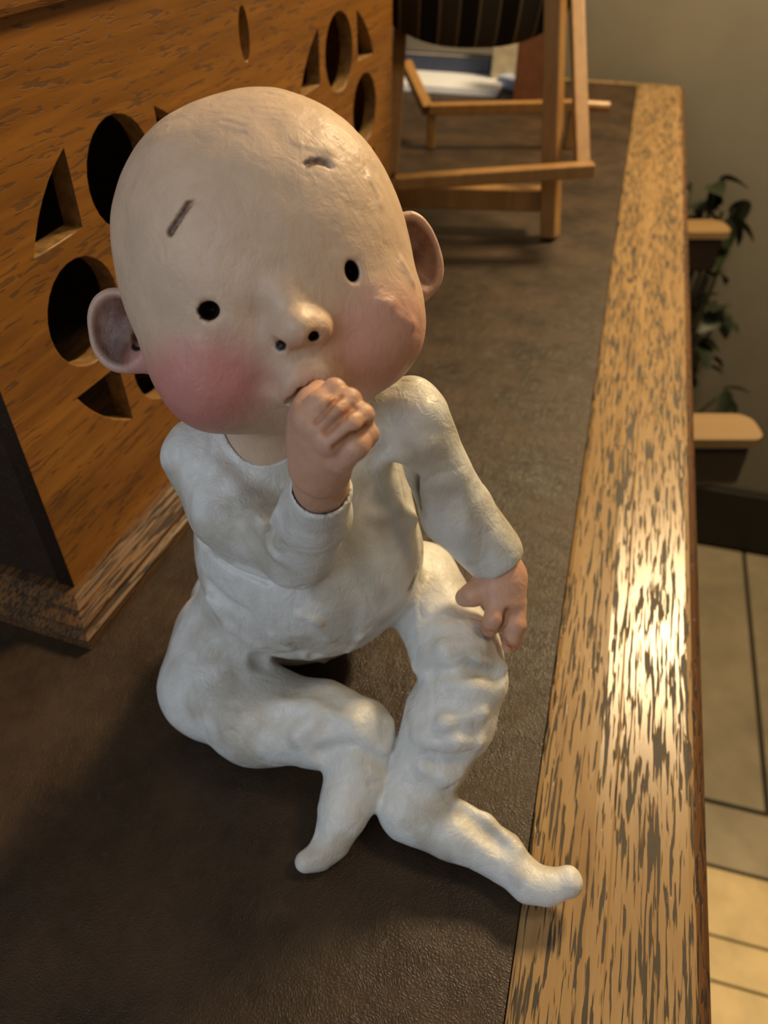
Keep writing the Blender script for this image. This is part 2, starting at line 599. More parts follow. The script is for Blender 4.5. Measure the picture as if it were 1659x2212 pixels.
# sling: a sagging sheet hung between the frames, belly lowest
NU, NV = 24, 30
sv, sf, suv = [], [], []
xl, xr = ay(838, 60, 0.80)[0], ay(1206, 60, 0.80)[0]
zb = ay(1010, 98, 0.80)[2]
for j in range(NV + 1):
    v = j / NV * 2 - 1
    for i in range(NU + 1):
        u = i / NU * 2 - 1
        lift = 0.020 * abs(u) ** 2.6
        sv.append(((xl + xr) / 2 + (xr - xl) / 2 * u * (1 - 0.04 * v), 0.80 + 0.085 * v + 0.03 * v * v, zb + lift * (1 - 0.5 * v * v) + 0.14 * v * v + 0.018 * v * abs(v)))
        suv.append((i / NU, j / NV))
for j in range(NV):
    for i in range(NU):
        a = j * (NU + 1) + i
        sf.append((a, a + 1, a + NU + 2, a + NU + 1))
sl = mesh_obj('sling', [dcp(p) for p in sv], sf, M_SLING, dc, True)
uvl = sl.data.uv_layers.new(name='UVMap')
for lp in sl.data.loops:
    uvl.data[lp.index].uv = suv[lp.vertex_index]
sm = sl.modifiers.new('thick', 'SOLIDIFY')
sm.thickness = 0.0015
sl['label'] = 'dark cloth with thin pale stripes'

# ------------------------------------------------------------------ things at the far end of the desk
M_PAPER = mat_plain('white_paper', (0.72, 0.74, 0.80), 0.7, 0.05, 10, 0)
M_NAVY = mat_plain('navy_cover', (0.045, 0.055, 0.095), 0.5)
M_SKY = mat_plain('pale_blue_cover', (0.42, 0.48, 0.66), 0.5)
M_CREAM = mat_plain('cream_card', (0.55, 0.46, 0.30), 0.7)
M_LBROWN = mat_plain('red_brown_leather', (0.20, 0.075, 0.030), 0.5)
M_PLUM = mat_plain('plum_cloth', (0.10, 0.055, 0.055), 0.7)


def desk_box(name, cx, cy, sx, sy, h, rz, mat, label, cat, z=0.0006, bevel=0.002):
    o = empty(name, (cx, cy, z), rz)
    tag(o, label, cat)
    return o


pc = az(985, 172, 0.0)
ps = empty('paper_stack', (pc[0], pc[1], 0.0004), RZ)
tag(ps, 'white papers lying flat at the far desk end beyond the deck chair', 'papers')
for k in range(4):
    box('sheet', (-0.085 + 0.002 * k, -0.085 + 0.001 * k, 0.002 * k), (0.075 + 0.002 * (k % 2), 0.075, 0.002 * k + 0.0018), M_PAPER, ps)


def book(name, base, w, d, h, rz, cover, label, cat='book'):
    o = empty(name, (base[0], base[1], base[2]), rz)
    tag(o, label, cat)
    t = 0.003
    box('cover', (-w / 2, -d / 2, 0), (w / 2, -d / 2 + t, h), cover, o, 0.0008)
    box('cover', (-w / 2, d / 2 - t, 0), (w / 2, d / 2, h), cover, o, 0.0008)
    box('spine', (-w / 2 - t, -d / 2, 0), (-w / 2 - 0.0002, d / 2, h), cover, o, 0.0008)
    box('page_block', (-w / 2 + 0.0002, -d / 2 + t + 0.0003, 0.002), (w / 2 - 0.004, d / 2 - t - 0.0003, h - 0.003), M_CREAM, o)
    return o


pt = to_room(pc)


def rp(x, y, z=0.0):
    v = ROOM @ Vector((x, y, z))
    return (v.x, v.y, v.z)


book('navy_book', rp(pt.x - 0.03, 1.328), 0.16, 0.026, 0.030, RZ, M_NAVY, 'low navy blue book lying behind the white papers')
book('plum_book', rp(pt.x + 0.125, 1.322), 0.03, 0.05, 0.09, RZ, M_PLUM, 'small plum coloured book standing behind the pale blue case')
cs = empty('pencil_case', rp(pt.x + 0.115, 1.255, 0.0004), RZ - 0.7)
tag(cs, 'pale blue slim case lying askew beside the white papers', 'pencil case')
box('case_body', (-0.055, -0.011, 0), (0.055, 0.011, 0.012), M_SKY, cs, 0.003)
box('case_lid', (-0.055, -0.011, 0.0123), (0.055, 0.011, 0.016), M_SKY, cs, 0.0015)
cb = az(1095, 185, 0.0)
ce = empty('cream_card_box', (cb[0] + 0.002, cb[1] + 0.018, 0), RZ)
tag(ce, 'cream card box standing upright between pale blue case and brown book', 'box')
box('box_body', (-0.022, -0.02, 0), (0.022, 0.02, 0.085), M_CREAM, ce, 0.002)
box('box_lid', (-0.0235, -0.0215, 0.0853), (0.0235, 0.0215, 0.1), M_CREAM, ce, 0.002)
bb_ = az(1150, 222, 0.0)
book('brown_book', (bb_[0] + 0.006, bb_[1] + 0.01, 0.0), 0.055, 0.03, 0.13, RZ, M_LBROWN, 'red brown leather book standing upright behind the deck chair leg')

# ------------------------------------------------------------------ armchair beyond the desk edge
ac = empty('armchair', (0.33, 0.92, ZF))
tag(ac, 'black seated armchair with thick pale wooden arm pads beyond the desk edge', 'armchair')
ACO = Vector(ac.location)
zt = -0.15
arms = []
for (pb, pf, x_end) in ((az(1570, 893, zt), az(1570, 950, zt), az(1640, 925, zt)[0]), (az(1530, 474, zt), az(1530, 502, zt), az(1572, 488, zt)[0])):
    y1, y0 = pb[1], pf[1]
    xe = float(x_end)
    th = 0.062
    x0 = xe - 0.30
    outl = [(x0, y0), (xe - 0.012, y0)] + arc(xe - 0.012, y0 + 0.012, 0.012, -math.pi / 2, 0, 4)[1:] + arc(xe - 0.018, y1 - 0.018, 0.018, 0, math.pi / 2, 5) + [(x0, y1)]
    bm = bmesh.new()
    lo = [bm.verts.new((x - ACO.x, y - ACO.y, zt - 0.010 - ACO.z)) for x, y in outl]
    hi = [bm.verts.new((x - ACO.x, y - ACO.y, zt - ACO.z)) for x, y in outl]
    n = len(outl)
    for i in range(n):
        bm.faces.new((lo[i], lo[(i + 1) % n], hi[(i + 1) % n], hi[i]))
    bm.faces.new(hi)
    bm.faces.new(lo[::-1])
    pad = bm_obj('arm_pad', bm, M_ARM, ac)
    pad['label'] = 'pale wooden top of the arm'
    box('arm_rail', (x0 - ACO.x + 0.004, y0 - ACO.y + 0.002, zt - th - ACO.z), (xe - 0.008 - ACO.x, y1 - ACO.y - 0.004, zt - 0.0103 - ACO.z), M_ARMSHADE, ac, 0.008)
    ym = (y0 + y1) / 2
    bm = bmesh.new()
    bmesh.ops.create_cone(bm, cap_ends=True, segments=12, radius1=0.011, radius2=0.009, depth=0.30, matrix=Matrix.Translation((xe - 0.075 - ACO.x, ym - ACO.y, zt - th - 0.15 - ACO.z)))
    bm_obj('arm_post', bm, M_SEAT, ac, True)
    arms.append((x0, xe, ym))
ya, yb = arms[0][2], arms[1][2]
box('seat', (arms[0][0] + 0.02 - ACO.x, ya - 0.02 - ACO.y, 0.235), (arms[0][1] - 0.005 - ACO.x, yb + 0.02 - ACO.y, 0.33), M_SEAT, ac, 0.02)
box('backrest', (arms[0][0] - 0.03 - ACO.x, ya + 0.05 - ACO.y, 0.333), (arms[0][0] + 0.015 - ACO.x, yb - 0.05 - ACO.y, 0.54), M_SEAT, ac, 0.015)
cxm, cym = (arms[0][0] + arms[0][1]) / 2 - ACO.x, (ya + yb) / 2 - ACO.y
bm = bmesh.new()
bmesh.ops.create_cone(bm, cap_ends=True, segments=16, radius1=0.03, radius2=0.025, depth=0.165, matrix=Matrix.Translation((cxm, cym, 0.15)))
bm_obj('column', bm, M_SEAT, ac, True)
for k in range(5):
    a = 2 * math.pi * k / 5 + 0.3
    p1 = Vector((cxm + 0.30 * math.cos(a), cym + 0.30 * math.sin(a), 0.045))
    bar('base_leg', Vector((cxm, cym, 0.095)), p1, 0.05, 0.035, M_SEAT, ac, (-math.sin(a), math.cos(a), 0), 0.006)
    bm = bmesh.new()
    bmesh.ops.create_uvsphere(bm, u_segments=14, v_segments=8, radius=0.026, matrix=Matrix.Translation((p1.x, p1.y, 0.026)))
    bm_obj('caster', bm, M_SEAT, ac, True)

# ------------------------------------------------------------------ floor plant behind the armchair
plp = to_room(az(1540, 900, ZF))
pp = Vector((0.475, 1.185, ZF))
plant = empty('potted_plant', pp)
tag(plant, 'dark leafy potted plant on the floor between armchair and wall', 'plant')
prof_p = [(0.055, 0.0), (0.075, 0.10), (0.080, 0.12), (0.086, 0.12), (0.086, 0.14), (0.070, 0.14), (0.066, 0.12)]
vs, fs = [], []
for i in range(20):
    a = 2 * math.pi * i / 20
    vs += [(r * math.cos(a), r * math.sin(a), z) for r, z in prof_p]
m = len(prof_p)
for i in range(20):
    for j in range(m - 1):
        fs.append((i * m + j, ((i + 1) % 20) * m + j, ((i + 1) % 20) * m + j + 1, i * m + j + 1))
fs.append(tuple(i * m for i in range(20))[::-1])
fs.append(tuple(i * m + m - 1 for i in range(20)))
mesh_obj('pot', vs, fs, M_POT, plant)


def leaf_mesh(L, Wd):
    vs, fs = [], []
    for i in range(7):
        t = i / 6
        w = Wd * math.sin(math.pi * min(1, t * 0.96 + 0.02)) ** 0.8 * 0.5
        z = -0.35 * L * t * t
        vs += [(-w, L * t, z + w * 0.3), (0, L * t, z), (w, L * t, z + w * 0.3)]
        if i:
            a = (i - 1) * 3
            fs += [(a, a + 1, a + 4, a + 3), (a + 1, a + 2, a + 5, a + 4)]
    me = bpy.data.meshes.new('leaf')
    me.from_pydata(vs, [], fs)
    me.materials.append(M_LEAF)
    me.polygons.foreach_set('use_smooth', [True] * len(me.polygons))
    return me


LEAF = leaf_mesh(0.060, 0.040)
# stems end where the photograph shows leaves
tips = [(1492, 395, 1.22), (1548, 402, 1.20), (1520, 448, 1.15), (1585, 450, 1.20), (1560, 458, 1.12), (1580, 512, 1.18), (1500, 560, 1.16), (1530, 600, 1.10), (1545, 650, 1.08), (1552, 690, 1.06), (1515, 655, 1.08), (1500, 715, 1.05), (1512, 770, 1.04), (1505, 800, 1.02), (1560, 850, 1.1), (1525, 510, 1.2)]
for k, (x, y, Y) in enumerate(tips):
    tip = Vector(ay(x, y, 1.222 + 0.010 * math.sin(k * 2.4))) - pp
    root = Vector((0.02 * math.cos(k), 0.02 * math.sin(k), 0.135))
    mid = (tip + root) / 2 + Vector((0, 0, 0.05))
    pts = [root.lerp(mid, t).lerp(mid.lerp(tip, t), t) for t in [i / 8 for i in range(9)]]
    bm = bmesh.new()
    rings = []
    for p in pts:
        rings.append([bm.verts.new(p + Vector((0.003 * math.cos(a), 0.003 * math.sin(a), 0))) for a in (0, 2.1, 4.2)])
    for r0, r1 in zip(rings[:-1], rings[1:]):
        for i in range(3):
            bm.faces.new((r0[i], r0[(i + 1) % 3], r1[(i + 1) % 3], r1[i]))
    bm_obj('stem', bm, M_STEM, plant)
    for q in range(3):
        lf = bpy.data.objects.new('leaf', LEAF)
        COL.objects.link(lf)
        lf.parent = plant
        lf.location = tip + Vector((random.uniform(-.012, .012), random.uniform(-.012, .012), random.uniform(-.02, .012)))
        lf.rotation_euler = (random.uniform(-0.9, 0.5), random.uniform(-0.6, 0.6), random.uniform(0, 6.28))
        s_ = random.uniform(0.62, 0.9)
        lf.scale = (s_, s_, s_)

# ------------------------------------------------------------------ clay modelling: signed distance field -> surface nets
class Clay:
    def __init__(s, lo, hi, h):
        s.lo = np.array(lo, float)
        s.h = h
        s.n = np.ceil((np.array(hi) - s.lo) / h).astype(int) + 1
        s.D = np.full(s.n, 0.02, np.float32)
        s.ax = [(s.lo[i] + h * np.arange(s.n[i])).astype(np.float32) for i in range(3)]

    def region(s, lo, hi, pad):
        a = np.clip(np.floor((np.array(lo) - pad - s.lo) / s.h).astype(int), 0, s.n)
        b = np.clip(np.ceil((np.array(hi) + pad - s.lo) / s.h).astype(int) + 1, 0, s.n)
        sl = tuple(slice(x, y) for x, y in zip(a, b))
        return sl, s.ax[0][sl[0]][:, None, None], s.ax[1][sl[1]][None, :, None], s.ax[2][sl[2]][None, None, :]

    def _join(s, sl, d, k, cut):
        A = s.D[sl]
        if A.size == 0:
            return
        if cut:
            d = -d
            hh = np.maximum(k - np.abs(A - d), 0) / k
            s.D[sl] = np.maximum(A, d) + hh * hh * k * 0.25
        else:
            hh = np.maximum(k - np.abs(A - d), 0) / k
            s.D[sl] = np.minimum(A, d) - hh * hh * k * 0.25

    def cap(s, p0, p1, r0, r1, k=0.004, cut=False):
        p0, p1 = np.array(p0, float), np.array(p1, float)
        R = max(r0, r1)
        sl, X, Y, Z = s.region(np.minimum(p0, p1) - R, np.maximum(p0, p1) + R, k + 0.004)
        v = p1 - p0
        L2 = max(float(v @ v), 1e-12)
        t = np.clip(((X - p0[0]) * v[0] + (Y - p0[1]) * v[1] + (Z - p0[2]) * v[2]) / L2, 0, 1)
        d = np.sqrt((X - p0[0] - t * v[0]) ** 2 + (Y - p0[1] - t * v[1]) ** 2 + (Z - p0[2] - t * v[2]) ** 2) - (r0 + (r1 - r0) * t)
        s._join(sl, d.astype(np.float32), k, cut)

    def ell(s, c, radii, k=0.004, axes=None, cut=False, n=2.0):
        c = np.array(c, float)
        R = max(radii)
        sl, X, Y, Z = s.region(c - R, c + R, k + 0.004)
        A = np.eye(3) if axes is None else np.array(axes, float)
        x, y, z = X - c[0], Y - c[1], Z - c[2]
        q = [np.abs(A[i][0] * x + A[i][1] * y + A[i][2] * z) / radii[i] + 1e-6 for i in range(3)]
        g = (q[0] ** n + q[1] ** n + q[2] ** n) ** (1.0 / n)
        gr = np.sqrt(sum((g ** (1 - n) * q[i] ** (n - 1) / radii[i]) ** 2 for i in range(3)))
        d = (g - 1) / np.maximum(gr, 1e-6)
        s._join(sl, d.astype(np.float32), k, cut)

    def hit(s, x, y, w0=0.14, w1=0.36):
        ws = np.arange(w0, w1, s.h * 0.4)
        P = EYEP[None] + ws[:, None] * ray(x, y)[None]
        I = np.rint((P - s.lo) / s.h).astype(int)
        ok = np.all((I >= 0) & (I < s.n), axis=1)
        I = np.where(ok[:, None], I, 0)
        d = np.where(ok, s.D[I[:, 0], I[:, 1], I[:, 2]], 1.0)
        j = np.argmax(d < 0)
        return P[j] if d[j] < 0 else None

    def smooth(s, it=1):
        for _ in range(it):
            for a in range(3):
                D = s.D
                s.D = D * 0.5 + 0.25 * (np.roll(D, 1, a) + np.roll(D, -1, a))

    def mesh(s):
        D, n = s.D, s.n
        D[0], D[-1] = 0.02, 0.02
        D[:, 0], D[:, -1] = 0.02, 0.02
        D[:, :, 0], D[:, :, -1] = 0.02, 0.02
        ins = D < 0
        cnt = np.zeros(n - 1, np.uint8)
        for i in (0, 1):
            for j in (0, 1):
                for k in (0, 1):
                    cnt += ins[i:n[0] - 1 + i, j:n[1] - 1 + j, k:n[2] - 1 + k]
        act = (cnt > 0) & (cnt < 8)
        cells = np.argwhere(act)
        idx = np.full(n - 1, -1, np.int64)
        idx[act] = np.arange(len(cells))
        pos = np.zeros((len(cells), 3))
        num = np.zeros(len(cells))
        cor = [(i, j, k) for i in (0, 1) for j in (0, 1) for k in (0, 1)]
        for a in range(8):
            for b in range(a + 1, 8):
                ca, cb = np.array(cor[a]), np.array(cor[b])
                if np.abs(ca - cb).sum() != 1:
                    continue
                A = cells + ca
                B = cells + cb
                da = D[A[:, 0], A[:, 1], A[:, 2]].astype(float)
                db = D[B[:, 0], B[:, 1], B[:, 2]].astype(float)
                m = (da < 0) != (db < 0)
                t = np.where(m, da / np.where(m, da - db, 1), 0)
                pos += np.where(m[:, None], ca + (cb - ca) * t[:, None], 0)
                num += m
        V = s.lo + (cells + pos / num[:, None]) * s.h
        F = []
        for a in range(3):
            sl0 = [slice(None)] * 3
            sl1 = [slice(None)] * 3
            sl0[a], sl1[a] = slice(0, -1), slice(1, None)
            I0, I1 = ins[tuple(sl0)], ins[tuple(sl1)]
            e = np.argwhere(I0 != I1)
            fl_ = I0[e[:, 0], e[:, 1], e[:, 2]]
            u, v = (a + 1) % 3, (a + 2) % 3
            qs = []
            for du, dv_ in ((-1, -1), (0, -1), (0, 0), (-1, 0)):
                c = e.copy()
                c[:, u] += du
                c[:, v] += dv_
                qs.append(idx[c[:, 0], c[:, 1], c[:, 2]])
            q = np.stack(qs, 1)
            q[~fl_] = q[~fl_][:, ::-1]
            F.append(q)
        F = np.concatenate(F)
        return V, F


def vnoise(P, scale, seed=0):
    rng = np.random.RandomState(seed)
    T = rng.rand(32, 32, 32).astype(np.float32)
    Q = P * scale + 100.0
    I = np.floor(Q).astype(int)
    f = Q - I
    f = f * f * (3 - 2 * f)
    r = 0
    for i in (0, 1):
        for j in (0, 1):
            for k in (0, 1):
                w = (f[:, 0] if i else 1 - f[:, 0]) * (f[:, 1] if j else 1 - f[:, 1]) * (f[:, 2] if k else 1 - f[:, 2])
                r = r + w * T[(I[:, 0] + i) % 32, (I[:, 1] + j) % 32, (I[:, 2] + k) % 32]
    return r - 0.5


def clay_obj(name, clay, mat, parent, amp=0.0004, freq=110.0, seed=1, attrs=None, base=None, crease=0.0):
    V, F = clay.mesh()
    me = bpy.data.meshes.new(name)
    me.vertices.add(len(V))
    me.vertices.foreach_set('co', V.ravel())
    me.loops.add(F.size)
    me.loops.foreach_set('vertex_index', F.ravel().astype(np.int32))
    me.polygons.add(len(F))
    me.polygons.foreach_set('loop_start', np.arange(0, F.size, 4, dtype=np.int32))
    me.polygons.foreach_set('loop_total', np.full(len(F), 4, np.int32))
    me.update(calc_edges=True)
    nr = np.zeros(len(V) * 3)
    me.vertices.foreach_get('normal', nr)
    nr = nr.reshape(-1, 3)
    S = np.array([1, 1, 0.6])
    d = vnoise(V * S, freq, seed) + 0.5 * vnoise(V * S, freq * 2.3, seed + 1)
    if crease:
        W_ = V + 0.004 * np.stack([vnoise(V, 70, seed + 5), vnoise(V, 70, seed + 6), vnoise(V, 70, seed + 7)], 1)
        d = d - crease * np.clip(1 - np.abs(vnoise(W_ * np.array([1, 1, 0.55]), 48, seed + 8)) / 0.06, 0, 1) ** 2
        d = d + 0.8 * np.abs(vnoise(W_ * np.array([0.7, 1, 1]), 75, seed + 9))
    V2 = V + nr * (d * amp * 2)[:, None]
    me.vertices.foreach_set('co', V2.ravel())
    org = np.array((base or parent).location)
    me.transform(Matrix.Translation(-Vector(org)))
    for key in ('blush', 'wash', 'cut', 'dark'):
        at = me.attributes.new(key, 'FLOAT', 'POINT')
        val = np.zeros(len(V)) if not attrs or key not in attrs else np.clip(attrs[key](V, nr), 0, 1)
        at.data.foreach_set('value', val.astype(np.float32))
    me.polygons.foreach_set('use_smooth', np.ones(len(F), bool))
    me.update()
    me.materials.append(mat)
    o = bpy.data.objects.new(name, me)
    COL.objects.link(o)
    o.parent = parent
    return o


def seg_dist(V, a, b):
    a, b = np.array(a), np.array(b)
    v = b - a
    t = np.clip((V - a) @ v / max(v @ v, 1e-12), 0, 1)
    return np.linalg.norm(V - a - t[:, None] * v, axis=1)


def near(V, segs, r):
    out = np.zeros(len(V))
    for a, b in segs:
        out = np.maximum(out, 1 - np.clip((seg_dist(V, a, b) - r * 0.5) / (r * 0.7), 0, 1))
    return out


baby = empty('baby_figurine', tuple(az(640, 1480, 0.0)[:2]) + (0.0,))
tag(baby, 'seated clay baby figurine in a white romper sucking its thumb', 'figurine')

# ---- head: its own frame, right / down / toward the viewer, in units of one picture pixel at the head
HW = 0.235
U = HW / FPX
roll = rad(15.2)
tw = -ray(577, 570)
tw /= np.linalg.norm(tw)
rx = np.array([1.0, 0, 0]) - tw * tw[0]
rx /= np.linalg.norm(rx)
dn = np.cross(rx, -tw)
dn = dn if dn @ _up < 0 else -dn
HR = rx * math.cos(roll) - dn * math.sin(roll)     # picture right, rolled
HD = rx * math.sin(roll) + dn * math.cos(roll)     # towards the chin
HF = tw
HC = aw(572, 570, HW)


def hp(r, d, f):
    return HC + (HR * r + HD * d + HF * f) * U


HAX = [HR, HD, HF]
hd = Clay(HC - 0.062, HC + 0.064, 0.00060)
hd.ell(hp(3, 16, 0), (310 * U, 347 * U, 300 * U), 0.004, HAX, n=2.22)
hd.ell(hp(-160, 175, 110), (125 * U, 130 * U, 150 * U), 0.008, HAX)       # cheeks
hd.ell(hp(165, 170, 105), (125 * U, 130 * U, 150 * U), 0.008, HAX)
# muzzle, nose
p = hd.hit(640, 790)
hd.ell(p + HF * -10 * U, (62 * U, 85 * U, 40 * U), 0.007, HAX)
p = hd.hit(608, 630)
tipn = hd.hit(642, 706) + HF * 40 * U
wingL, wingR = hd.hit(583, 737) + HF * 8 * U, hd.hit(684, 706) + HF * 14 * U
hd.cap(p - HF * 20 * U, tipn - HF * 16 * U, 20 * U, 22 * U, 0.004)
hd.cap(tipn - HF * 16 * U, wingL - HF * 2 * U, 24 * U, 17 * U, 0.003)
hd.cap(tipn - HF * 16 * U, wingR - HF * 2 * U, 24 * U, 18 * U, 0.003)
hd.cap(p - HF * 22 * U, wingL - HF * 8 * U, 18 * U, 18 * U, 0.005)
hd.cap(p - HF * 22 * U, wingR - HF * 8 * U, 18 * U, 18 * U, 0.005)
nose_under = hd.hit(640, 700)
# mouth: upper lip arc with a dark slit above the thumb
def bez(p0, p1, p2, n):
    return [tuple((1 - t) ** 2 * a + 2 * t * (1 - t) * b + t * t * c for a, b, c in zip(p0, p1, p2)) for t in [i / n for i in range(n + 1)]]


lp_ = [hd.hit(x, y) for x, y in bez((614, 850), (660, 772), (738, 826), 10)]
mp_ = [hd.hit(x, y) for x, y in bez((622, 872), (664, 786), (730, 836), 12)]
for a, b_ in zip(lp_[:-1], lp_[1:]):
    hd.cap(a - HF * 4 * U, b_ - HF * 4 * U, 11 * U, 11 * U, 0.003)
hd.smooth(1)
for a, b_ in zip(mp_[:-1], mp_[1:]):
    hd.cap(a + HF * 3 * U, b_ + HF * 3 * U, 6.5 * U, 6.5 * U, 0.0008, cut=True)
    hd.cap(a - HF * 12 * U, b_ - HF * 12 * U, 6 * U, 6 * U, 0.0006, cut=True)
# eyes, nostrils, ear hole: drilled
eyeL, eyeR = hd.hit(453, 671), hd.hit(761, 586)
for e_, (a, b_) in ((eyeL, (20, 19)), (eyeR, (14, 20))):
    hd.ell(e_ - HF * 8 * U, (a * U, b_ * U, 40 * U), 0.0012, HAX, cut=True)
nost = [hd.hit(607, 749), hd.hit(678, 727)]
for nn_ in nost:
    hd.ell(nn_ - HF * 4 * U, (11 * U, 10 * U, 26 * U), 0.0010, HAX, cut=True)
# eyebrows: cut strokes
brows = []
for pts in (((368, 503), (388, 474), (408, 443)), ((662, 356), (674, 349), (692, 349), (707, 355))):
    hh_ = [hd.hit(*q_) for q_ in pts]
    for a, b_ in zip(hh_[:-1], hh_[1:]):
        hd.cap(a - HF * 1 * U, b_ - HF * 1 * U, 5 * U, 5 * U, 0.0006, cut=True)
        brows.append((a, b_))
browfaint = []
for pts in (((408, 443), (430, 433)), ((707, 355), (718, 362))):
    hh_ = [hd.hit(*q_) for q_ in pts]
    hd.cap(hh_[0] + HF * 2 * U, hh_[1] + HF * 2 * U, 4 * U, 3 * U, 0.0008, cut=True)
# tool marks: shallow scores on scalp and right cheek
rs = random.Random(7)
marks = [((830, 655), (885, 690)), ((640, 300), (700, 318)), ((480, 262), (530, 272)), ((560, 232), (610, 240)), ((720, 300), (760, 330)), ((790, 380), (815, 430)), ((580, 205), (610, 208)), ((815, 640), (840, 645)), ((860, 560), (885, 600))]
for a, b_ in marks:
    A_, B_ = hd.hit(*a), hd.hit(*b_)
    if A_ is None or B_ is None:
        continue
    hd.cap(A_ + HF * 3 * U, B_ + HF * 3 * U, 4.5 * U, 3.5 * U, 0.0010, cut=True)
    hd.cap(A_ + HD * 9 * U - HF * 7 * U, B_ + HD * 9 * U - HF * 7 * U, 6.5 * U, 5 * U, 0.0025)
# fold beside the nose and mouth (left)
fa = [hd.hit(*q_) for q_ in ((556, 690), (560, 760), (572, 830))]
for a, b_ in zip(fa[:-1], fa[1:]):
    hd.cap(a + HF * 8 * U, b_ + HF * 8 * U, 14 * U, 14 * U, 0.006, cut=True)
# neck
hd.cap(aw(600, 800, 0.250), aw(594, 935, 0.2705), 0.0185, 0.0170, 0.004)
cheekL, cheekR = hd.hit(425, 845), hd.hit(840, 742)
earlobe = hp(-330, 120, 0)


def head_blush(V, N):
    d1 = np.sqrt((((V - cheekL) @ HR) / (135 * U)) ** 2 + (((V - cheekL) @ HD) / (100 * U)) ** 2)
    d2 = np.sqrt((((V - cheekR) @ HR) / (120 * U)) ** 2 + (((V - cheekR) @ HD) / (110 * U)) ** 2)
    f = ((V - HC) @ HF) > -60 * U
    sm_ = lambda d: np.clip(1.45 - d, 0, 0.9) / 0.9
    s1, s2 = sm_(d1), sm_(d2)
    b = np.maximum(s1 * s1 * (3 - 2 * s1) * 0.95, s2 * s2 * (3 - 2 * s2) * 0.56)
    lip = near(V, list(zip(lp_[:-1], lp_[1:])), 20 * U) * 0.3
    return np.maximum(b * f, lip)


def head_wash_shade(V, N):
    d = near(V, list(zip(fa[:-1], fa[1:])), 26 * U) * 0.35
    u = np.clip((N @ HD - 0.35) * 1.2, 0, 0.25) * (np.linalg.norm(V - nose_under, axis=1) < 75 * U)  # painted shade on the downward faces of the nose
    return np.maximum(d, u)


def head_dark(V, N):
    out = np.zeros(len(V))
    for e_, r_, dep in ((eyeL, 23, 4), (eyeR, 24, 4), (nost[0], 13, 2), (nost[1], 14, 2)):
        q_ = V - e_
        rr_ = np.sqrt((q_ @ HR) ** 2 + (q_ @ HD) ** 2)
        if e_ is not eyeL:
            ra, rb = (14, 20) if e_ is eyeR else (11, 10)
            out = np.maximum(out, np.clip((1.12 - np.sqrt(((q_ @ HR) / (ra * U)) ** 2 + ((q_ @ HD) / (rb * U)) ** 2)) * 6, 0, 1))
            continue
        out = np.maximum(out, (rr_ < r_ * U) * np.clip((-(q_ @ HF) / U - dep) / 5.0, 0, 1))
    return out


head = clay_obj('head', hd, M_SKIN, baby, 0.00030, 90, 3, {
    'blush': head_blush, 'wash': head_wash_shade, 'dark': head_dark,
    'cut': lambda V, N: np.maximum(near(V, brows, 8.5 * U), near(V, list(zip(mp_[:-1], mp_[1:])), 8 * U) * 0.9)}, crease=0.12)

# ears
for side, (c, radii, rot) in enumerate((((-344, 52, -25), (76, 92, 24), 0.25), ((334, 70, -60), (64, 96, 24), -0.10))):
    C_ = hp(*c)
    sgn = -1 if side == 0 else 1
    er = Clay(C_ - 0.020, C_ + 0.020, 0.0005)
    ca, sa = math.cos(rot), math.sin(rot)
    e0 = HR * ca + HD * sa
    e1 = -HR * sa + HD * ca
    tilt = 0.30 * sgn
    e0t = e0 * math.cos(tilt) - HF * math.sin(tilt) * 1.0
    e2t = np.cross(e0t, e1)
    e2t = e2t if e2t @ HF > 0 else -e2t
    AX = [e0t, e1, e2t]
    er.ell(C_, (radii[0] * U, radii[1] * U, radii[2] * U), 0.001, AX, n=2.3)
    er.ell(C_ + e2t * 22 * U - e0t * sgn * 2 * U, ((radii[0] - 13) * U, (radii[1] - 13) * U, 27 * U), 0.0015, AX, cut=True, n=2.3)
    if side == 0:
        er.cap(hp(-330, 118, -22), hp(-285, 160, -10), 20 * U, 16 * U, 0.004)
        hole = hp(-318, 78, -2)
        er.ell(hole, (13 * U, 20 * U, 34 * U), 0.001, HAX, cut=True)
        lobe = hp(-300, 145, -10)
    else:
        er.cap(hp(300, 135, -60), hp(318, 158, -60), 24 * U, 18 * U, 0.004)
        hole = hp(500, 0, 0)
        lobe = hp(310, 150, -60)
    clay_obj('ear', er, M_EAR, head, 0.00010, 200, 5 + side, {
        'blush': lambda V, N, lobe=lobe, side=side: np.clip(1.4 - np.linalg.norm(V - lobe, axis=1) / (55 * U), 0, 1) * (0.9 if side == 0 else 0.3),
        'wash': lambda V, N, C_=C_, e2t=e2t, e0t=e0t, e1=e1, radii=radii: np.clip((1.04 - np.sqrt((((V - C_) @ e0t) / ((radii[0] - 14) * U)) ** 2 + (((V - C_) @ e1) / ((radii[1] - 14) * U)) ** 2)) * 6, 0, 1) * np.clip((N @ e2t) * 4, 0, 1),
        'dark': lambda V, N, hole=hole: (np.linalg.norm(V - hole, axis=1) < 24 * U) * np.clip((-(V - hole) @ HF / U + 4) / 10, 0, 1)}, base=baby)

# ---- romper: torso, arms, legs in one surface
def R(r, w):
    return r * w / FPX


lo, hi = np.array([-0.105, 0.090, -0.002]), np.array([0.085, 0.275, 0.185])
bd = Clay(lo, hi, 0.00062)


def limb(pts, k=0.008):
    for (x0, y0, w0, r0), (x1, y1, w1, r1) in zip(pts[:-1], pts[1:]):
        bd.cap(aw(x0, y0, w0), aw(x1, y1, w1), R(r0, w0), R(r1, w1), k)


def gz(x, y, z, r):
    return (x, y, wz(x, y, z), r)


